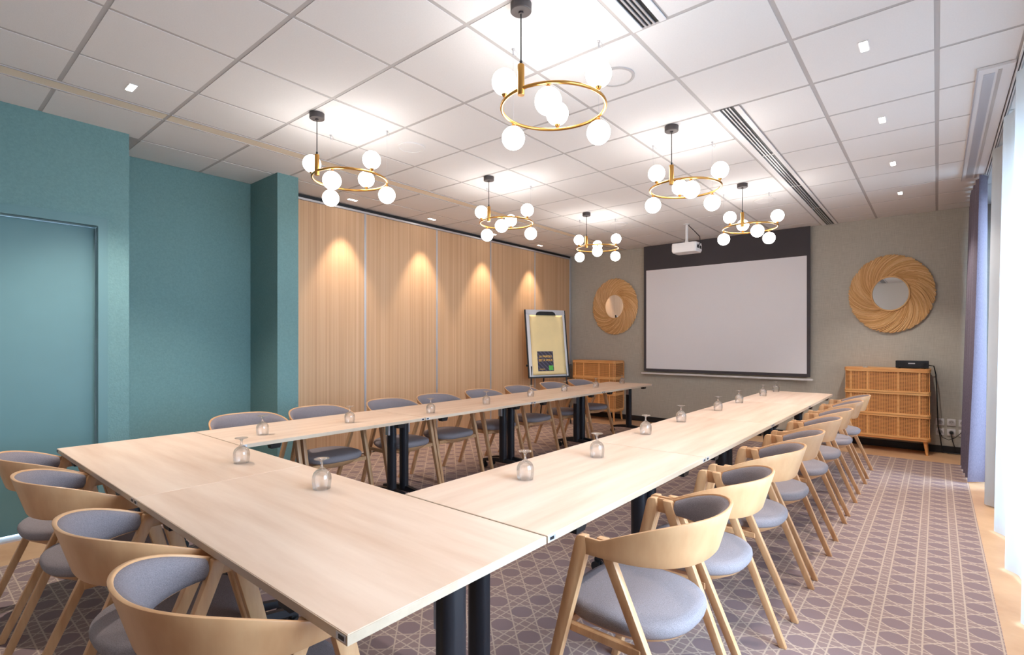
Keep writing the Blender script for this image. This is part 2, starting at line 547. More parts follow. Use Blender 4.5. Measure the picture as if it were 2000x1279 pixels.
for i in range(len(XL) - 1):
    for j in range(len(YL) - 1):
        x0, x1, y0, y1 = XL[i], XL[i + 1], YL[j], YL[j + 1]
        ym = (y0 + y1) / 2
        if x0 == -4.30: continue                                   # beige strip runs here
        if x1 < -4.8 and (ym < 1.1): continue                      # behind the teal wall
        if x1 == -4.86 and x0 < -5.3: x0 = -5.36 if ym < 2.4 else -5.28
        if x0 == -1.215 and (ym < 2.45 or ym > 3.64): x0 = SLOT_X1
        tile(x0, x1, y0, y1)
tile(0.375, 0.80, FRONT, 0.6)
for k in range(7):
    tile(0.375, 0.80, 0.6 + k * 1.08, min(0.6 + (k + 1) * 1.08, BACK))

def strip(name, y0, y1, label):
    t = empty(name, (-4.225, (y0 + y1) / 2, CZ))
    L = (y1 - y0) / 2
    MB().box(-.058, .058, -L + .004, L - .004, .0005, .0024).build('strip_panel', 'strip', t)
    MB().box(.060, .070, -L, L, -.004, .0024).build('strip_edge', 'black_metal' if name == '' else 'grid', t)
    MB().box(-.070, -.060, -L, L, -.004, .0024).build('strip_edge', 'grid', t)
    tag(t, label, 'ceiling strip', 'beige strips let into the ceiling')
strip('ceiling_strip', FRONT + .02, 1.245, 'beige metal ceiling strip nearest the teal door wall')
strip('ceiling_strip', 1.26, 2.95, 'beige metal ceiling strip behind the left front chandelier')
strip('ceiling_strip', 2.965, 5.4, 'beige metal ceiling strip near the left middle chandelier')
strip('ceiling_strip', 5.415, BACK - .01, 'beige metal ceiling strip running up to the back wall')

def slot_diffuser(y0, y1, label, n):
    t = empty('slot_diffuser', ((SLOT_X0 + SLOT_X1) / 2, (y0 + y1) / 2, CZ))
    L = (y1 - y0) / 2; hx = (SLOT_X1 - SLOT_X0) / 2
    MB().box(-hx, hx, -L, L, .0005, .0024).build('diffuser_plenum', 'black_plastic', t)
    # flanges and fins between the four slots
    xs = [-hx, -hx + .052, -hx + .068, -hx + .074, -hx + .088, -hx + .094, -hx + .108, -hx + .114, -hx + .130, -hx + .138]
    MB().box(-hx, -hx + .050, -L, L, -.007, .0004).build('flange', 'white_plastic', t)
    MB().box(-hx + .142, hx, -L, L, -.007, .0004).build('flange', 'white_plastic', t)
    for k in range(3):
        a = -hx + .066 + k * .022
        MB().box(a, a + .009, -L, L, -.006, .0004).build('fin', 'alu', t)
    for k in range(1, n):
        y = -L + 2 * L * k / n
        MB().box(-hx + .02, hx - .01, y - .008, y + .008, -.008, -.0072).build('joint_bar', 'white_plastic', t)
    tag(t, label, 'air vent', 'slot air diffusers in the ceiling')
slot_diffuser(FRONT + .02, 2.44, 'slotted air diffuser in the ceiling nearest the camera, ending before the largest chandelier', 3)
slot_diffuser(3.645, BACK - .012, 'long slotted air diffuser in the ceiling running to the back wall', 4)

t = empty('ceiling_grille', (0.263, 5.375, CZ))
MB().box(-.083, .083, -1.325, 1.325, -.018, -.002).build('grille_panel', 'white_plastic', t)
MB().box(-.05, .0, -1.25, 1.25, -.0195, -.0175).build('grille_blade', 'alu', t)
MB().box(.012, .030, -1.28, 1.28, -.0200, -.0175).build('grille_slot', 'grid', t)
MB().box(-.082, -.074, -1.325, 1.325, -.021, -.0175).build('grille_edge', 'alu', t)
tag(t, 'long white air grille on the ceiling beside the curtain rail', 'air vent')

# ------------------------------------------------------------------ tables
def table_proto(L, D, name, inset=.22):
    t = empty(name)
    hl, hd = L / 2, D / 2
    top = MB().box(-hl, hl, -hd, hd, .7165, .74).build('tabletop', 'table_wood', t)
    bevel_obj(top, .0015, 1)
    eb = MB().box(-hl - .0012, hl + .0012, -hd - .0012, -hd + .001, .717, .7388).box(-hl - .0012, hl + .0012, hd - .001, hd + .0012, .717, .7388)
    eb.box(-hl - .0012, -hl + .001, -hd + .001, hd - .001, .717, .7388).box(hl - .001, hl + .0012, -hd + .001, hd - .001, .717, .7388)
    eb.build('edge_band', 'table_edge', t)
    MB().box(-hl + .10, hl - .10, -.025, .025, .672, .702).build('beam', 'black_metal', t)
    for sx in (-1, 1):
        x = sx * (hl - .058)
        # grooved oval column
        prof = []
        for k in range(28):
            a = 2 * PI * k / 28
            r = 1.0 - .10 * max(0, math.cos(4 * a)) ** 6
            prof.append((x + .034 * r * math.cos(a), .044 * r * math.sin(a)))
        MB().prism(prof, .105, .70).build('leg', 'black_metal', t, 50)
        MB().box(x - .032, x + .032, -.20, .20, .700, .7163).build('bracket', 'black_metal', t)
        MB().box(x - sx * .040 - .008, x - sx * .040 + .008, -.018, .022, .575, .665).build('tilt_lever', 'steel', t)
        fb = MB()
        rings = []
        for k in range(13):
            u = -1 + 2 * k / 12
            y = u * .27; z = .112 - .028 * abs(u) ** 2; w = .024 - .008 * abs(u); h = .022 - .008 * abs(u)
            rings.append([(x - w, y, z - h), (x - w * .8, y, z + h), (x + w * .8, y, z + h), (x + w, y, z - h)])
        fb.loft(rings)
        ft = fb.build('foot', 'black_metal', t, 40)
        for sy in (-1, 1):
            c = MB()
            y = sy * .262
            c.tube([(x - .022, y, .031), (x - .006, y, .031)], .029, 14)
            c.tube([(x + .006, y, .031), (x + .022, y, .031)], .029, 14)
            c.box(x - .006, x + .006, y - .016, y + .016, .03, .075)
            c.build('caster', 'black_plastic', ft, 40)
        for sy in (-1,):
            b = MB()
            xx = sx * (hl - inset)
            b.loft([[(xx - .035, sy * (hd - .065), .7163), (xx + .035, sy * (hd - .065), .7163), (xx + .035, sy * (hd - .012), .7163), (xx - .035, sy * (hd - .012), .7163)],
                    [(xx - .027, sy * (hd - .060), .684), (xx + .027, sy * (hd - .060), .684), (xx + .027, sy * (hd - .018), .684), (xx - .027, sy * (hd - .018), .684)]])
            b.build('latch', 'black_plastic', t)
        for sy in (-1, 1):
            MB().box(sx * (hl - .022) - .018, sx * (hl - .022) + .018, sy * hd - .0022, sy * hd + .0022, .721, .736).build('link_plate', 'alu', t)
            MB().box(sx * (hl - .020) - .010, sx * (hl - .020) + .010, sy * hd - .0032, sy * hd + .0032, .724, .733).build('link_slot', 'black_plastic', t)
    return t

FY0, FY1 = 0.594, 1.284
LX0, LX1 = -3.815, -3.125
RX0, RX1 = -1.616, -0.926
FL = (RX1 - LX0) / 2
ft = table_proto(FL - .0027, .69, 'folding_table', .30)
ft.location = (LX0 + FL / 2, (FY0 + FY1) / 2, .002)
tag(ft, 'ash-topped folding table crossing the near end, at the teal door side', 'table', 'folding tables set in a U')
o = copy_tree(ft); o.location.x = RX1 - FL / 2
o['label'] = 'ash-topped folding table crossing the near end, closest to the camera'
rt = table_proto(1.402, .69, 'folding_table')
ORD = ['nearest', 'second nearest', 'third nearest', 'farthest']
def row(xc, side, first):
    for i in range(4):
        o = first if (first and i == 0) else copy_tree(rt)
        o.location = (xc, 1.2875 + 1.411 * (i + .5), .002); o.rotation_euler = (0, 0, PI / 2)
        tag(o, 'ash-topped folding table, %s to the camera in the row along the %s' % (ORD[i], side), 'table', 'folding tables set in a U')
row((LX0 + LX1) / 2, 'oak partition', rt)
row((RX0 + RX1) / 2, 'windows', None)

# ------------------------------------------------------------------ chairs
def make_chair():
    t = empty('armchair')
    # plan curve of the plywood back: arm tip -> round the back -> arm tip
    A, B, YF = .278, .280, .078
    plan = []
    nst = 3
    for k in range(nst): plan.append((A, YF - (YF - 0.0) * k / nst))
    n = 34
    for k in range(n + 1):
        a = PI * k / n
        e = 2 / 2.25
        c, s = math.cos(a), math.sin(a)
        plan.append((A * math.copysign(abs(c) ** e, c), -B * abs(s) ** e))
    for k in range(nst): plan.append((-A, 0 + YF * (k + 1) / nst))
    P = [Vector((x, y)) for x, y in plan]
    NN = []
    for i in range(len(P)):
        d = (P[min(i + 1, len(P) - 1)] - P[max(i - 1, 0)]).normalized()
        nrm = Vector((d.y, -d.x))
        if nrm.dot(Vector((P[i].x, P[i].y - .02))) < 0: nrm = -nrm
        NN.append(nrm)
    def kk(y): return max(0.0, min(1.0, (YF - y) / (YF + B)))
    def ztop(y): return .709 + .090 * (1 - (1 - max(0.0, (kk(y) - .16) / .84)) ** 1.6)
    def zbot(y):
        u = max(0.0, (kk(y) - .22) / .78)
        s = u * u * (3 - 2 * u)
        return .653 - .008 * s
    rings = []; th = .0115; NV = 5
    for p, nrm in zip(P, NN):
        zt, zb = ztop(p.y), zbot(p.y)
        out = []; inn = []
        fl = .30 * kk(p.y)            # the bowl leans outwards at the top
        for q in range(NV):
            z = zt + (zb - zt) * q / (NV - 1)
            off = -(zt - z) * fl
            o_ = p + nrm * off; i_ = p + nrm * (off - th)
            out.append((o_.x, o_.y, z)); inn.append((i_.x, i_.y, z))
        rings.append(out + inn[::-1])
    sh = MB().loft(rings).build('backrest', 'beech', t, 40)
    bevel_obj(sh, .003, 2)
    # upholstered lining
    rings = []
    idx = [i for i, p in enumerate(P) if p.y < .012]
    for i in idx:
        p, nrm = P[i], NN[i]
        zt, zb = ztop(p.y) - .006, zbot(p.y) + .004
        fl = .30 * kk(p.y); ring = []
        prof = [(0.0, .001), (0.06, .014), (.25, .021), (.5, .023), (.75, .021), (.94, .014), (1.0, .001)]
        zt0 = ztop(p.y)
        for f, dd in prof:
            z = zt + (zb - zt) * f
            off = -(zt0 - z) * fl - th - dd
            q = p + nrm * off; ring.append((q.x, q.y, z))
        for f in (1.0, 0.5, 0.0):
            z = zt + (zb - zt) * f
            off = -(zt0 - z) * fl - th + .001
            q = p + nrm * off; ring.append((q.x, q.y, z))
        rings.append(ring)
    MB().loft(rings).build('back_pad', 'fabric_back', t, 60)
    # legs: side profile (y,z) swept across x, with the foot moved in or out
    def leg(poly, xt, xb, th, ztp):
        rings = []
        for sgn in (-1, 1):
            rings.append([((xb + (xt - xb) * z / ztp) + sgn * th / 2, y, z) for y, z in poly])
        return MB().loft(rings)
    fpoly = [(.079, .7110), (.104, .7095), (.112, .705), (.118, .694), (.286, 0), (.256, 0), (.074, .665)]
    rpoly = [(.046, .7115), (.010, .7115), (-.010, .655), (-.286, 0), (-.257, 0), (.034, .668)]
    for s in (1, -1):
        o1 = leg(fpoly, s * .264, s * .272, .028, .69).build('leg', 'beech_leg', t); bevel_obj(o1, .003, 2)
        o2 = leg(rpoly, s * .2505, s * .215, .027, .70).build('leg', 'beech_leg', t); bevel_obj(o2, .003, 2)
    # seat
    def outline(sc, n=40, grow=0.0):
        pts = []
        for k in range(n):
            a = 2 * PI * k / n
            c, s = math.cos(a), math.sin(a)
            e = 2 / (3.1 if s > 0 else 2.4)
            w = .230
            x = math.copysign(abs(c) ** e, c) * w
            y = math.copysign(abs(s) ** e, s)
            y = .222 * y + .012 if y > 0 else .228 * y + .012
            pts.append((x * sc, (y - .012) * sc + .036))
        return pts
    lay = [(.80, .402), (.955, .403), (.985, .412), (1.0, .425), (.992, .438), (.955, .448), (.86, .454), (.6, .458), (.25, .460)]
    MB().loft([[(x, y, z) for x, y in outline(s)] for s, z in lay]).build('seat_cushion', 'fabric', t, 60)
    lay = [(.56, .352), (.62, .350), (.90, .390), (.93, .4025), (.5, .4025)]
    MB().loft([[(x, y, z) for x, y in outline(s)] for s, z in lay[1:]]).build('seat_base', 'beech', t, 30)
    for s in (1, -1):
        xr = s * .240
        r = MB().box(xr - .011, xr + .011, -.100, .175, .368, .396).build('seat_rail', 'beech_leg', t); bevel_obj(r, .003, 1)
    r = MB().box(-.245, .245, .172, .194, .366, .396).build('seat_rail', 'beech_leg', t); bevel_obj(r, .003, 1)
    return t

chair = make_chair()
WORD = ['first', 'second', 'third', 'fourth', 'fifth', 'sixth', 'seventh', 'eighth']
used = [False]
def put_chair(x, y, rz, label, group):
    o = chair if not used[0] else copy_tree(chair)
    used[0] = True
    o.location = (x, y, 0.002); o.rotation_euler = (0, 0, rz)
    tag(o, label, 'chair', group)
for i, y in enumerate([1.705, 2.28, 2.965, 3.535, 4.27, 4.91, 5.65, 6.31]):
    put_chair(-.794, y, PI / 2 + math.radians(random.uniform(-1.5, 1.5)), 'beech armchair with grey seat, %s from the camera in the row before the curtains' % WORD[i], 'chairs along the window-side tables')
for i, y in enumerate([1.68, 2.26, 2.985, 3.57, 4.255, 4.93, 5.655, 6.32]):
    put_chair(-3.83, y, -PI / 2 + math.radians(random.uniform(-1.5, 1.5)), 'beech armchair with grey seat, %s from the teal recess along the oak partition' % WORD[i], 'chairs along the partition-side tables')
for i, x in enumerate([-1.36, -1.975, -2.82, -3.41]):
    put_chair(x, .58, math.radians(random.uniform(-1.5, 1.5)), ['beech armchair with grey seat cut by the bottom edge, nearest the camera on the left',
              'beech armchair with grey seat, second from the camera at the crosswise tables', 'beech armchair with grey seat, third from the camera at the crosswise tables',
              'beech armchair with grey seat at the crosswise tables, closest to the teal door'][i], 'chairs along the crosswise tables')

# ------------------------------------------------------------------ upturned goblets
def goblet():
    t = empty('goblet')
    # rim down on the table, foot up
    outer = [(.0340, 0.0), (.0362, .012), (.0378, .028), (.0382, .040), (.0372, .052), (.0330, .064), (.0245, .074), (.0140, .081), (.0072, .087), (.0048, .096), (.0050, .106), (.0085, .1135), (.0180, .1180), (.0300, .1205), (.0308, .1218), (.0300, .1230), (.0150, .1242), (.001, .1248)]
    inner = [(.0328, 0.0), (.0350, .012), (.0366, .028), (.0370, .040), (.0360, .052), (.0318, .0626), (.0230, .0722), (.0110, .0775), (.001, .0790)]
    prof = inner[::-1] + outer
    bowl = [p for p in prof]
    MB().lathe(bowl, 28).build('bowl', 'glass', t, 60)
    return t
gob = goblet()
gused = [False]
def put_gob(x, y, label, group):
    o = gob if not gused[0] else copy_tree(gob)
    gused[0] = True
    o.location = (x, y, .7425); tag(o, label, 'glass', group)
put_gob(-1.935, 1.12, 'upturned glass goblet on the crosswise table, the one nearer the camera', 'goblets on the crosswise tables')
put_gob(-2.66, 1.108, 'upturned glass goblet on the crosswise table, the one nearer the teal wall', 'goblets on the crosswise tables')
for i, (x, y) in enumerate([(-3.36, 1.53), (-3.36, 2.17), (-3.29, 2.90), (-3.35, 3.66), (-3.44, 4.48), (-3.50, 5.23), (-3.47, 5.93), (-3.50, 6.72)]):
    put_gob(x, y, 'upturned glass goblet, %s from the camera on the partition-side tables' % WORD[i], 'goblets on the partition-side tables')
for i, (x, y) in enumerate([(-1.385, 1.765), (-1.365, 2.345), (-1.46, 3.13), (-1.48, 3.78), (-1.475, 4.61), (-1.50, 5.32), (-1.49, 6.18), (-1.495, 6.80)]):
    put_gob(x, y, 'upturned glass goblet, %s from the camera on the window-side tables' % WORD[i], 'goblets on the window-side tables')

# ------------------------------------------------------------------ chandeliers
RR = .265
def chandelier():
    t = empty('ring_chandelier')          # origin: ring centre, ring plane
    zc = CZ - (EYE + 1.20)                # ceiling above the ring plane
    MB().tube([(RR * math.cos(2 * PI * k / 72), RR * math.sin(2 * PI * k / 72), 0) for k in range(72)], .0085, 10, True).build('ring', 'brass', t, 60)
    MB().lathe([(.0155, -.032), (.0165, -.028), (.0165, .108), (.0155, .112)], 20, (0, -RR, 0)).build('stem', 'brass', t, 40)
    MB().lathe([(.006, .112), (.007, .130), (.0032, .134), (.0032, zc - .038)], 10, (0, -RR, 0)).build('cable', 'black_plastic', t, 40)
    MB().lathe([(.012, zc - .048), (.012, zc - .040), (.047, zc - .039), (.050, zc - .036), (.050, zc - .0005)], 28, (0, -RR, 0)).build('canopy', 'dark_brown', t, 40)
    for a in (180, 60):
        x, y = RR * math.cos(math.radians(a)), RR * math.sin(math.radians(a))
        w = MB().tube([(x, y, .006), (x, y, zc - .03)], .0006, 5).build('suspension_wire', 'steel', t)
        hk = MB().lathe([(.003, zc - .034), (.004, zc - .030), (.004, zc - .008), (.009, zc - .005), (.009, zc - .0005)], 10, (x, y, 0))
        hk.tube([(x + .002, y, zc - .03), (x + .016, y + .006, zc - .045), (x + .022, y + .012, zc - .028), (x + .012, y + .006, zc - .012), (x + .004, y, zc - .01)], .0012, 5)
        hk.build('ceiling_hook', 'steel', t, 40)
    for k, a in enumerate((-120, -60, 0, 60, 120, 180)):
        s = 1 if k % 2 == 0 else -1
        x, y = RR * math.cos(math.radians(a)), RR * math.sin(math.radians(a))
        hd = MB().lathe([(.0055, 0), (.0055, s * .012), (.009, s * .015), (.0155, s * .024), (.0155, s * .028), (.004, s * .030)], 18, (x, y, 0)).build('globe_holder', 'brass', t, 40)
        r = .0625; c = s * .087; pr = []
        for q in range(0, 15):
            an = -PI / 2 + PI * q / 14
            pr.append((max(.0005, r * math.cos(an)), c + r * math.sin(an)))
        MB().lathe(pr, 24, (x, y, 0)).build('globe', 'globe', hd, 60)
    return t
ch = chandelier(); used_ch = [False]
names = [['left front', 'right front'], ['left middle', 'right middle'], ['left rear', 'right rear']]
DESC = {('l', 0): 'brass ring chandelier with six globes, in front of the teal pillar', ('r', 0): 'largest brass ring chandelier with six globes, hanging nearest the camera',
        ('l', 1): 'brass ring chandelier with six globes, second of the row beside the oak partition', ('r', 1): 'brass ring chandelier with six globes, second of the window-side row, left of the slotted diffuser',
        ('l', 2): 'smallest brass ring chandelier with six globes, above the left mirror', ('r', 2): 'brass ring chandelier with six globes hanging before the top right of the screen'}
for j, y in enumerate((1.90, 3.69, 5.49)):
    for s, x in (('l', -3.345), ('r', -1.517)):
        o = ch if not used_ch[0] else copy_tree(ch)
        used_ch[0] = True
        o.location = (x, y + RR, EYE + 1.20)
        tag(o, DESC[(s, j)], 'chandelier', 'brass ring chandeliers')

# ------------------------------------------------------------------ downlights and ceiling speakers
def downlight(x, y, rz, w, label, group, cone):
    t = empty('downlight', (x, y, CZ), rz)
    MB().box(-.024, .024, -.060, .060, -.0035, -.0005).build('trim', 'white_plastic', t)
    for k in range(4):
        yy = -.0405 + .027 * k
        MB().box(-.017, .017, yy - .0115, yy + .0115, -.0050, -.0037).build('led_cell', 'led', t)
    l = bpy.data.lights.new('downlight_beam', 'SPOT'); l.energy = w; l.spot_size = math.radians(cone); l.spot_blend = .55
    l.color = (1.0, .82, .64) if cone < 70 else (1.0, .93, .86); l.shadow_soft_size = .03
    lo = bpy.data.objects.new('downlight_beam', l); COL.objects.link(lo); lo.location = (0, 0, -.012); lo.parent = t
    tag(t, label, 'downlight', group)
for i, y in enumerate((0.98, 2.17, 3.353, 4.545, 5.72, 6.906)):
    downlight(-.304, y, 0, DOWN_W * (.35 if i < 2 else .8), ('added unseen ceiling downlight continuing the row beside the windows, %s from the camera' % WORD[i]) if i < 2 else ('small rectangular downlight, %s visible from the camera in the row beside the windows' % WORD[i - 2]), 'downlights beside the windows', 100)  # first two unseen lamps added past the seen row to brighten the near end
for i, y in enumerate((3.303, 4.48, 5.68, 6.84)):
    downlight(-5.06, y, 0, WASH_W, 'slim downlight washing the oak partition, %s from the teal pillar' % WORD[i], 'downlights along the oak partition', 62)
downlight(-3.90, .96, PI / 2, DOWN_W * 1.5, 'small rectangular downlight in the ceiling above the teal door', 'downlights along the oak partition', 105)
def speaker(x, y, label, rim):
    t = empty('ceiling_speaker', (x, y, CZ))
    MB().lathe([(.112, -.001), (.112, -.008), (.098, -.010), (.096, -.0085), (.094, -.001)], 36).build('rim', rim, t, 40)
    MB().lathe([(.001, -.0065), (.095, -.0065), (.095, -.001)], 36).build('grille', 'tile', t, 40)
    tag(t, label, 'ceiling speaker', 'round ceiling speakers')
speaker(-3.325, 2.72, 'round white ceiling speaker right of the left front chandelier', 'tile')
speaker(-1.49, 2.78, 'round ceiling speaker with a grey rim behind the largest chandelier', 'grid')
speaker(-3.315, 6.275, 'round white ceiling speaker above the left mirror', 'tile')
speaker(-1.50, 6.28, 'round white ceiling speaker behind the right rear chandelier', 'tile')

# ------------------------------------------------------------------ projector and screen
SY = BACK - .07
scr = empty('projection_screen', (0, SY, 0))
k_ = SY / 8.17
X0, X1 = -3.848 * k_, -1.362 * k_; ZB = EYE - .489 * k_
MB().box(X0, X1, .004, .010, ZB, CZ + .01).build('fabric_border', 'screen_dark', scr)
MB().box(-3.803 * k_, -1.405 * k_, .001, .0035, EYE - .446 * k_, EYE + 1.211 * k_).build('projection_surface', 'screen_white', scr)
b = MB().box(-3.89 * k_, -1.327 * k_, -.012, .022, EYE - .541 * k_, EYE - .512 * k_).build('weight_bar', 'white_plastic', scr); bevel_obj(b, .006, 2)
tag(scr, 'pull-down projection screen with dark border on the taupe back wall', 'projection screen')

pj = empty('projector', (-2.62, 6.89, EYE + 1.285))
Rv = Matrix.Rotation(0, 4, 'Z')
b = MB().loft([[(x, y, z) for x, y in rrect(-.17 * s, .17 * s, -.12 * s, .12 * s, .03)] for s, z in ((.93, -.075), (1.0, -.05), (1.0, .02), (.97, .05))]).build('body', 'white_plastic', pj, 40)
MB().tube([(.06, .118, -.02), (.06, .140, -.02)], [.034, .030], 18).build('lens', 'black_plastic', pj, 40)
MB().box(.1699, .1735, -.08, -.02, -.03, .01).box(.1699, .1735, .01, .07, -.03, .01).build('port_panel', 'black_plastic', pj)
MB().lathe([(.024, .0505), (.024, .085), (.017, .10), (.017, .305), (.045, .307), (.045, .3145)], 18).build('mount_pole', 'white_plastic', pj, 40)
MB().tube([(.172, -.05, -.01), (.20, -.05, .03), (.19, -.04, .12), (.10, -.02, .22), (.03, .0, .29), (.03, 0, .312)], .0055, 6).build('cable', 'black_plastic', pj, 60)
tag(pj, 'white projector hanging from the ceiling before the screen', 'projector')

# ------------------------------------------------------------------ rattan mirrors
def mirror(x, z, rx, rz_, gx, gz, label):
    t = empty('rattan_mirror', (x, BACK, z))
    rnd = random.Random(int(x * 100))
    fx = lambda r, a: (rx * r * math.cos(a), rz_ * r * math.sin(a))
    ri = gx / rx
    ring = []
    n = 64
    MB().loft([[(fx(.97, 2 * PI * k / n)[0], yy, fx(.97, 2 * PI * k / n)[1]) for k in range(n)] for yy in (-.002, -.022)]).build('backing', 'rattan', t, 40)
    mb = MB()
    for layer, (cnt, y0) in enumerate(((300, -.024), (260, -.031))):
        for k in range(cnt):
            a0 = 2 * PI * (k + rnd.uniform(-.3, .3)) / cnt
            tw = 1.15 + rnd.uniform(-.10, .10)
            ro = 1.0 + rnd.uniform(-.025, .02)
            pts = []
            for q in range(7):
                u = q / 6
                r = ri * .98 + (ro - ri * .98) * u
                a = a0 - tw * (u ** .8)
                px, pz = fx(r, a)
                pts.append(Vector((px, y0 + .014 * math.sin(PI * u) * -1 + rnd.uniform(-.003, .001), pz)))
            w0 = .0034
            rings = []
            for q, p in enumerate(pts):
                d = (pts[min(q + 1, 6)] - pts[max(q - 1, 0)]).normalized()
                sd = Vector((d.z, 0, -d.x)).normalized()
                w = w0 * (1.0 + .8 * q / 6)
                rings.append([p - sd * w, p + Vector((0, -.0032, 0)), p + sd * w])
            mb.loft(rings)
    st = mb.build('rattan_strands', 'rattan', t); st['kind'] = 'stuff'
    pts = [(gx * 1.03 * math.cos(2 * PI * k / 64), -.046, gz * 1.03 * math.sin(2 * PI * k / 64)) for k in range(64)]
    MB().tube(pts, .010, 8, True).build('inner_ring', 'rattan', t, 60)
    n = 48
    MB().loft([[(gx * math.cos(2 * PI * k / n), yy, gz * math.sin(2 * PI * k / n)) for k in range(n)] for yy in (-.024, -.044)]).build('mirror_glass', 'mirror', t, 40)
    tag(t, label, 'mirror', 'round rattan mirrors')
kb = BACK / 8.25
mirror(-4.426 * kb, EYE + .634 * kb, .442 * kb, .494 * kb, .180 * kb, .208 * kb, 'round rattan-framed mirror left of the projection screen')
mirror(-.463 * kb, EYE + .624 * kb, .448 * kb, .496 * kb, .192 * kb, .213 * kb, 'round rattan-framed mirror right of the projection screen')

# ------------------------------------------------------------------ cane drawer cabinets
def cabinet():
    t = empty('cane_cabinet')          # origin: floor, front-left corner plane; x across, y to the back
    Wd, Dp, H0, H1 = .862, .355, .165, 1.022
    MB().box(.012, Wd - .012, .03, Dp, H0 + .02, H1 - .022).build('body', 'cab_wood', t)
    def pr(x0, x1, y0, z0, z1, r): return MB().loft([[(x, y, z) for x, y in rrect(x0, x1, y0, Dp - .004, r, 6)] for z in (z0, z1)])
    b = pr(0, Wd, 0, H1 - .022, H1, .05).build('top', 'cab_wood', t, 40)
    hgt = (H1 - .022 - H0 - .02) / 3
    for k in range(3):
        z0 = H0 + .02 + k * hgt; z1 = z0 + hgt
        dr = pr(.010, Wd - .010, .008, z0 + .024, z1 - .022, .055).build('drawer', 'cane', t, 40)
        for zz in ((z0 + .002, z0 + .024), (z1 - .022, z1 - .002)):
            rl = pr(.002, Wd - .002, -.004, zz[0], zz[1], .05).build('drawer_rail', 'cab_rail', dr, 40)
        for f in (.085, .29, .64, .875):
            xx = Wd * f
            MB().box(xx - .008, xx + .008, .0015, .012, z0 + .024, z1 - .022).build('batten', 'cab_rail', dr)
    pr(0.004, Wd - .004, .004, H0 - .004, H0 + .020, .05).build('base_frame', 'cab_wood', t, 40)
    for sx, x in ((-1, .055), (1, Wd - .055)):
        for y, sy in ((.05, -1), (Dp - .05, 1)):
            MB().tube([(x, y, H0 - .004), (x + sx * .018, y + sy * .012, 0.0)], [.021, .0125], 12).build('leg', 'cab_wood', t, 40)
    return t
cab = cabinet()
cab.location = (-.914, 7.75, 0)
tag(cab, 'cane-fronted drawer cabinet under the right mirror, carrying the amplifier', 'cabinet', 'cane drawer cabinets')
c2 = copy_tree(cab); c2.location = (-5.03, 7.75, 0)
tag(c2, 'cane-fronted drawer cabinet behind the flip chart in the left corner', 'cabinet', 'cane drawer cabinets')

am = empty('amplifier', (-.232, 7.90, 1.0222))
b = MB().box(-.157, .157, -.10, .12, .008, .092).build('case', 'amp_black', am); bevel_obj(b, .003, 1)
MB().box(-.13, -.06, -.1015, -.0995, .04, .075).build('display', 'black_plastic', am)
MB().box(-.035, .03, -.1012, -.0998, .056, .068).build('front_label', 'alu', am)
for i in range(6): MB().tube([(-.12 + i * .048, -.1005, .026), (-.12 + i * .048, -.112, .026)], .007, 10).build('knob', 'black_plastic', am, 40)
MB().tube([(.115, -.1005, .055), (.115, -.116, .055)], .013, 14).build('knob', 'black_plastic', am, 40)
for sx in (-.12, .12): MB().lathe([(.012, 0), (.012, .008)], 10, (sx, -.07, 0)).lathe([(.012, 0), (.012, .008)], 10, (sx, .09, 0)).build('rubber_foot', 'black_plastic', am)
tag(am, 'small black amplifier with knobs on the right cane cabinet', 'amplifier')
pk = empty('microphone_puck', (-.70, 7.86, 1.0222))
MB().lathe([(.026, 0), (.028, .004), (.024, .010), (.001, .012)], 20).build('puck_body', 'alu', pk, 40)
MB().lathe([(.010, .0112), (.009, .0135), (.001, .014)], 14).build('puck_button', 'black_plastic', pk, 40)
tag(pk, 'small flat metal puck on top of the right cane cabinet', 'puck')
tag(MB().tube([(-.09, 8.03, 1.06), (-.03, 8.05, 1.05), (-.01, 8.03, .95), (0.0, 7.98, .72), (.005, 8.0, .5), (.01, 8.03, .33), (.03, 8.06, .2), (.05, 8.08, .02), (.1, 8.06, .012), (.22, 8.07, .012)], .006, 7).build('amplifier_cable', 'black_plastic', None, 60),
    'black cable hanging down beside the right cane cabinet', 'cable')

# sockets
k_ = BACK / 8.25
for r in range(2):
    for c in range(3):
        x = (.029 + .107 * c) * k_; z = EYE - (.982 if r == 0 else 1.104) * k_
        s = empty('wall_socket', (x, BACK, z))
        p = MB().box(-.040, .040, -.010, 0, -.042, .042).build('plate', 'white_plastic', s); bevel_obj(p, .004, 2)
        MB().loft([[(rr * math.cos(2 * PI * k / 24), yy, rr * math.sin(2 * PI * k / 24)) for k in range(24)] for rr, yy in ((.027, -.0102), (.025, -.0125), (.021, -.0125), (.019, -.0104))]).build('socket_ring', 'grid', s, 40)
        for dx in (-.009, .009): MB().tube([(dx, -.0095, 0), (dx, -.0108, 0)], .0028, 8).build('socket_hole', 'black_plastic', s)
        tag(s, 'white wall socket, %s row, %s from the right cane cabinet' % ('upper' if r == 0 else 'lower', WORD[c]), 'socket', 'wall sockets by the plum curtain')
pg = empty('power_plug', (.135 * k_, BACK - .0128, EYE - 1.104 * k_))
MB().tube([(0, -.0003, 0), (0, -.022, 0), (0, -.034, -.006)], [.019, .018, .010], 14).build('plug_body', 'black_plastic', pg, 40)
MB().tube([(0, -.030, -.006), (0, -.045, -.03), (.012, -.04, -.10), (.03, -.035, -.17), (.04, -.04, -.215)], .0045, 6).build('plug_cord', 'black_plastic', pg, 60)
tag(pg, 'black power plug in the lower middle wall socket', 'plug')
tag(MB().tube([(.02, BACK - .03, .27), (.05, BACK - .035, .19), (.11, BACK - .04, .165), (.17, BACK - .04, .20), (.23, BACK - .03, .27), (.26, BACK - .025, .31)], .004, 6).build('looped_cable', 'black_plastic', None, 60),
    'thin black cable looping below the wall sockets', 'cable')

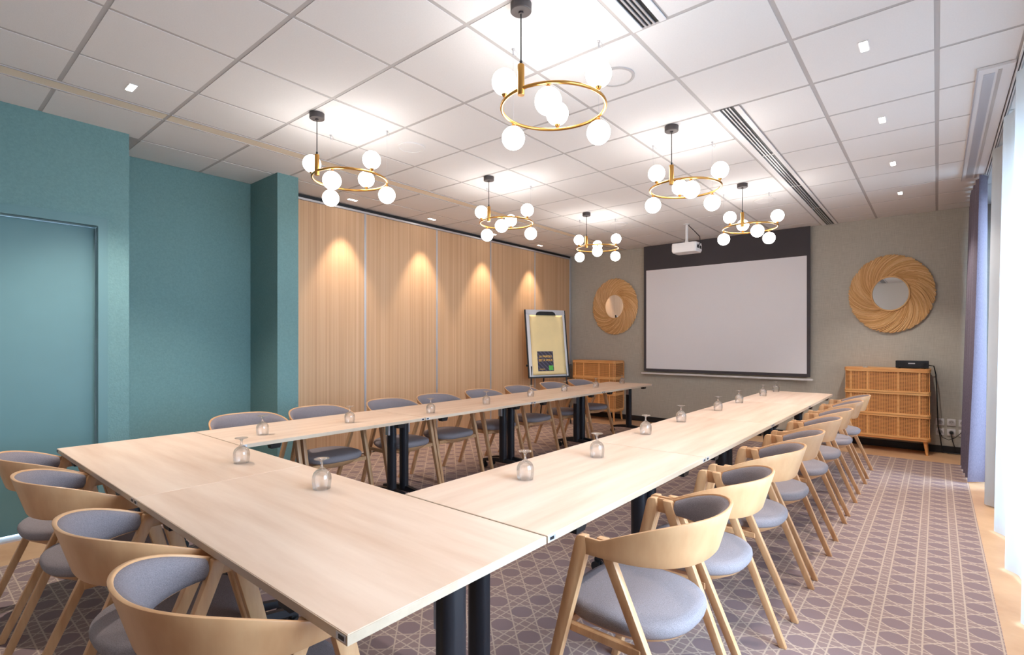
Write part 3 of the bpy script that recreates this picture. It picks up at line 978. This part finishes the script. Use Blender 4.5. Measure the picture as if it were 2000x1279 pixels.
# ------------------------------------------------------------------ flip chart
fc = empty('flip_chart', (-4.83, 6.79, .002), 0)
dv = Vector((.429, .904)).normalized()            # board's left-to-right direction
fc.rotation_euler = (0, 0, math.atan2(dv.y, dv.x))
# local: x along the board, -y towards the viewer, board tilted back
BZ0, BH, BW, LEAN = .775, 1.10, .73, math.radians(8)

hw = BW / 2
bd = MB().box(-hw, hw, .002, .016, .012, BH - .012).build('board', 'white_plastic', fc, None, (0, 0, BZ0))
bd.rotation_euler = (-LEAN, 0, 0)
MB().box(-hw - .012, -hw + .006, -.006, .02, 0, BH).build('side_rail', 'black_plastic', bd)
MB().box(hw - .006, hw + .012, -.006, .02, 0, BH).build('side_rail', 'black_plastic', bd)
MB().box(-hw + .006, hw - .006, -.008, .018, BH - .075, BH).build('head_rail', 'alu', bd)
MB().box(-hw - .012, hw + .012, -.010, .02, -.014, .010).build('foot_rail', 'black_plastic', bd)
cl = MB().loft([[(x, y, z) for x, z in ((-.185 * s, BH - .088), (-.165 * s, BH - .045), (-.12 * s, BH - .030), (.12 * s, BH - .030), (.165 * s, BH - .045), (.185 * s, BH - .088))] for s, y in ((1, -.006), (.97, -.026))])
cl.build('clamp', 'black_plastic', bd)
# pad: sheet with slight sag waves
vs = []; fs = []; nx, nz = 10, 26
for j in range(nz + 1):
    for i in range(nx + 1):
        x = -.30 + .615 * i / nx; z = .035 + (BH - .035 - .085) * j / nz
        up = j / nz
        vs.append((x, -.004 - .006 * (1 - up) - .006 * math.exp(-((up - .88) / .05) ** 2) * (1 - .6 * i / nx), z))
for j in range(nz):
    for i in range(nx):
        a = j * (nx + 1) + i; fs.append((a, a + 1, a + nx + 2, a + nx + 1))
pad = mesh_obj('paper_pad', vs, fs, 'pad_paper', bd, 60)
sol = pad.modifiers.new('thickness', 'SOLIDIFY'); sol.thickness = .003; sol.offset = 1
pz0, pz1, px0, px1 = .095, .415, -.205, .085
MB().box(px0, px1, -.0130, -.0118, pz0, pz1).build('poster', 'poster', bd)
def text(body, size, x, z, mat, name, y=-.0136):
    cu = bpy.data.curves.new(name, 'FONT'); cu.body = body; cu.size = size; cu.extrude = .0002; cu.offset = .0012; cu.align_x = 'CENTER'
    to = bpy.data.objects.new(name + '_tmp', cu); COL.objects.link(to)
    dg = bpy.context.evaluated_depsgraph_get()
    me = bpy.data.meshes.new_from_object(to.evaluated_get(dg))
    bpy.data.objects.remove(to)
    me.materials.clear(); me.materials.append(M[mat])
    o = bpy.data.objects.new(name, me); COL.objects.link(o); o.parent = bd
    o.location = (x, y, z); o.rotation_euler = (PI / 2, 0, 0)
    return o
pc = (px0 + px1) / 2
text('LA PAROLE', .047, pc, pz0 + .222, 'poster_yellow', 'lettering')
text('EST \u00c0 VOUS', .047, pc, pz0 + .160, 'poster_yellow', 'lettering')
MB().box(px0 + .025, px0 + .125, -.0136, -.0130, pz0 + .028, pz0 + .036).build('poster_line', 'poster_yellow', bd)
pil = []
for k in range(40):
    a = 2 * PI * k / 40
    r = .036 * (1 + .42 * abs(math.sin(2 * a)) ** 2)
    pil.append((px1 - .052 + r * math.cos(a), pz0 + .050 + r * math.sin(a)))
MB().loft([[(x, y, z) for x, z in pil] for y in (-.0130, -.0137)]).build('green_emblem', 'poster_green', bd)
# legs
for s in (-1, 1):
    MB().tube([(s * (hw - .05), .03, .95), (s * (hw - .02), -.02, .40), (s * hw, -.06, .008)], .012, 10).build('leg', 'black_metal', fc, 40)
    MB().tube([(s * (hw + .012), .01, .96), (s * (hw + .05), .01, .965)], [.010, .017], 10).build('clamp_knob', 'black_plastic', fc, 40)
MB().tube([(0, .10, 1.25), (0, .22, .60), (0, .33, .008)], .012, 10).build('leg', 'black_metal', fc, 40)
MB().tube([(-hw + .05, .035, .93), (hw - .05, .035, .93)], .010, 8).build('crossbar', 'black_metal', fc, 40)
tag(fc, 'flip chart with yellow paper and a dark poster, before the oak partition', 'flip chart')

# ------------------------------------------------------------------ curtains and rail
rl = empty('curtain_rail', (.363, 2.78, CZ))
MB().box(-.009, .009, -3.8, 3.79, -.030, -.001).build('rail_track', 'white_plastic', rl)
MB().box(-.003, .003, -3.8, 3.79, -.0315, -.0295).build('rail_slot', 'black_plastic', rl)
tag(rl, 'white curtain rail along the ceiling beside the windows', 'curtain rail')
r2 = empty('curtain_rail', (.335, 7.35, CZ))
MB().box(-.008, .008, -.77, .76, -.028, -.001).build('rail_track', 'black_metal', r2)
MB().box(-.003, .003, -.77, .76, -.0295, -.0275).build('rail_slot', 'black_plastic', r2)
tag(r2, 'short dark curtain rail holding the plum curtain', 'curtain rail')

def drape(name, y0, y1, fx, mat, z0, z1, ny, nz=30, th=.0):
    vs = []; fs = []
    for j in range(nz + 1):
        z = z0 + (z1 - z0) * j / nz
        for i in range(ny + 1):
            y = y0 + (y1 - y0) * i / ny
            x, dy = fx(y, (z - z0) / (z1 - z0))
            vs.append((x, y + dy, z))
    for j in range(nz):
        for i in range(ny):
            a = j * (ny + 1) + i; fs.append((a, a + 1, a + ny + 2, a + ny + 1))
    return mesh_obj(name, vs, fs, mat, None, 80)

def plum(y, h):
    amp = .040 + .032 * (1 - h)
    w = 2 * PI * (y - 6.45) / .21
    x = .320 - .045 * (1 - h) - amp * math.sin(w + .5 * math.sin(2.1 * h)) + .010 * math.sin(5 * y)
    return x, .018 * math.sin(2 * w)
o = drape('plum_curtain', 6.52, 8.06, plum, 'plum', .015, CZ - .03, 220, 24)
tag(o, 'heavy plum curtain hanging in folds in the right back corner', 'curtain', 'curtains at the windows')

def sheer(y, h):
    amp = .045 + .020 * (1 - h)
    w = 2 * PI * (y - 3.18) / .78
    s = math.sin(w)
    x = .415 - .030 * (1 - h) - amp * s - .018 * math.sin(3.1 * w + 1.0) + .006 * math.sin(27 * y)
    return x, .05 * math.cos(w) * (.4 + .6 * (1 - h))
o = drape('sheer_curtain', 2.45, 6.25, sheer, 'sheer', .012, CZ - .034, 420, 10)
tag(o, 'white sheer curtain in deep folds along the window, next to the plum curtain', 'curtain', 'curtains at the windows')
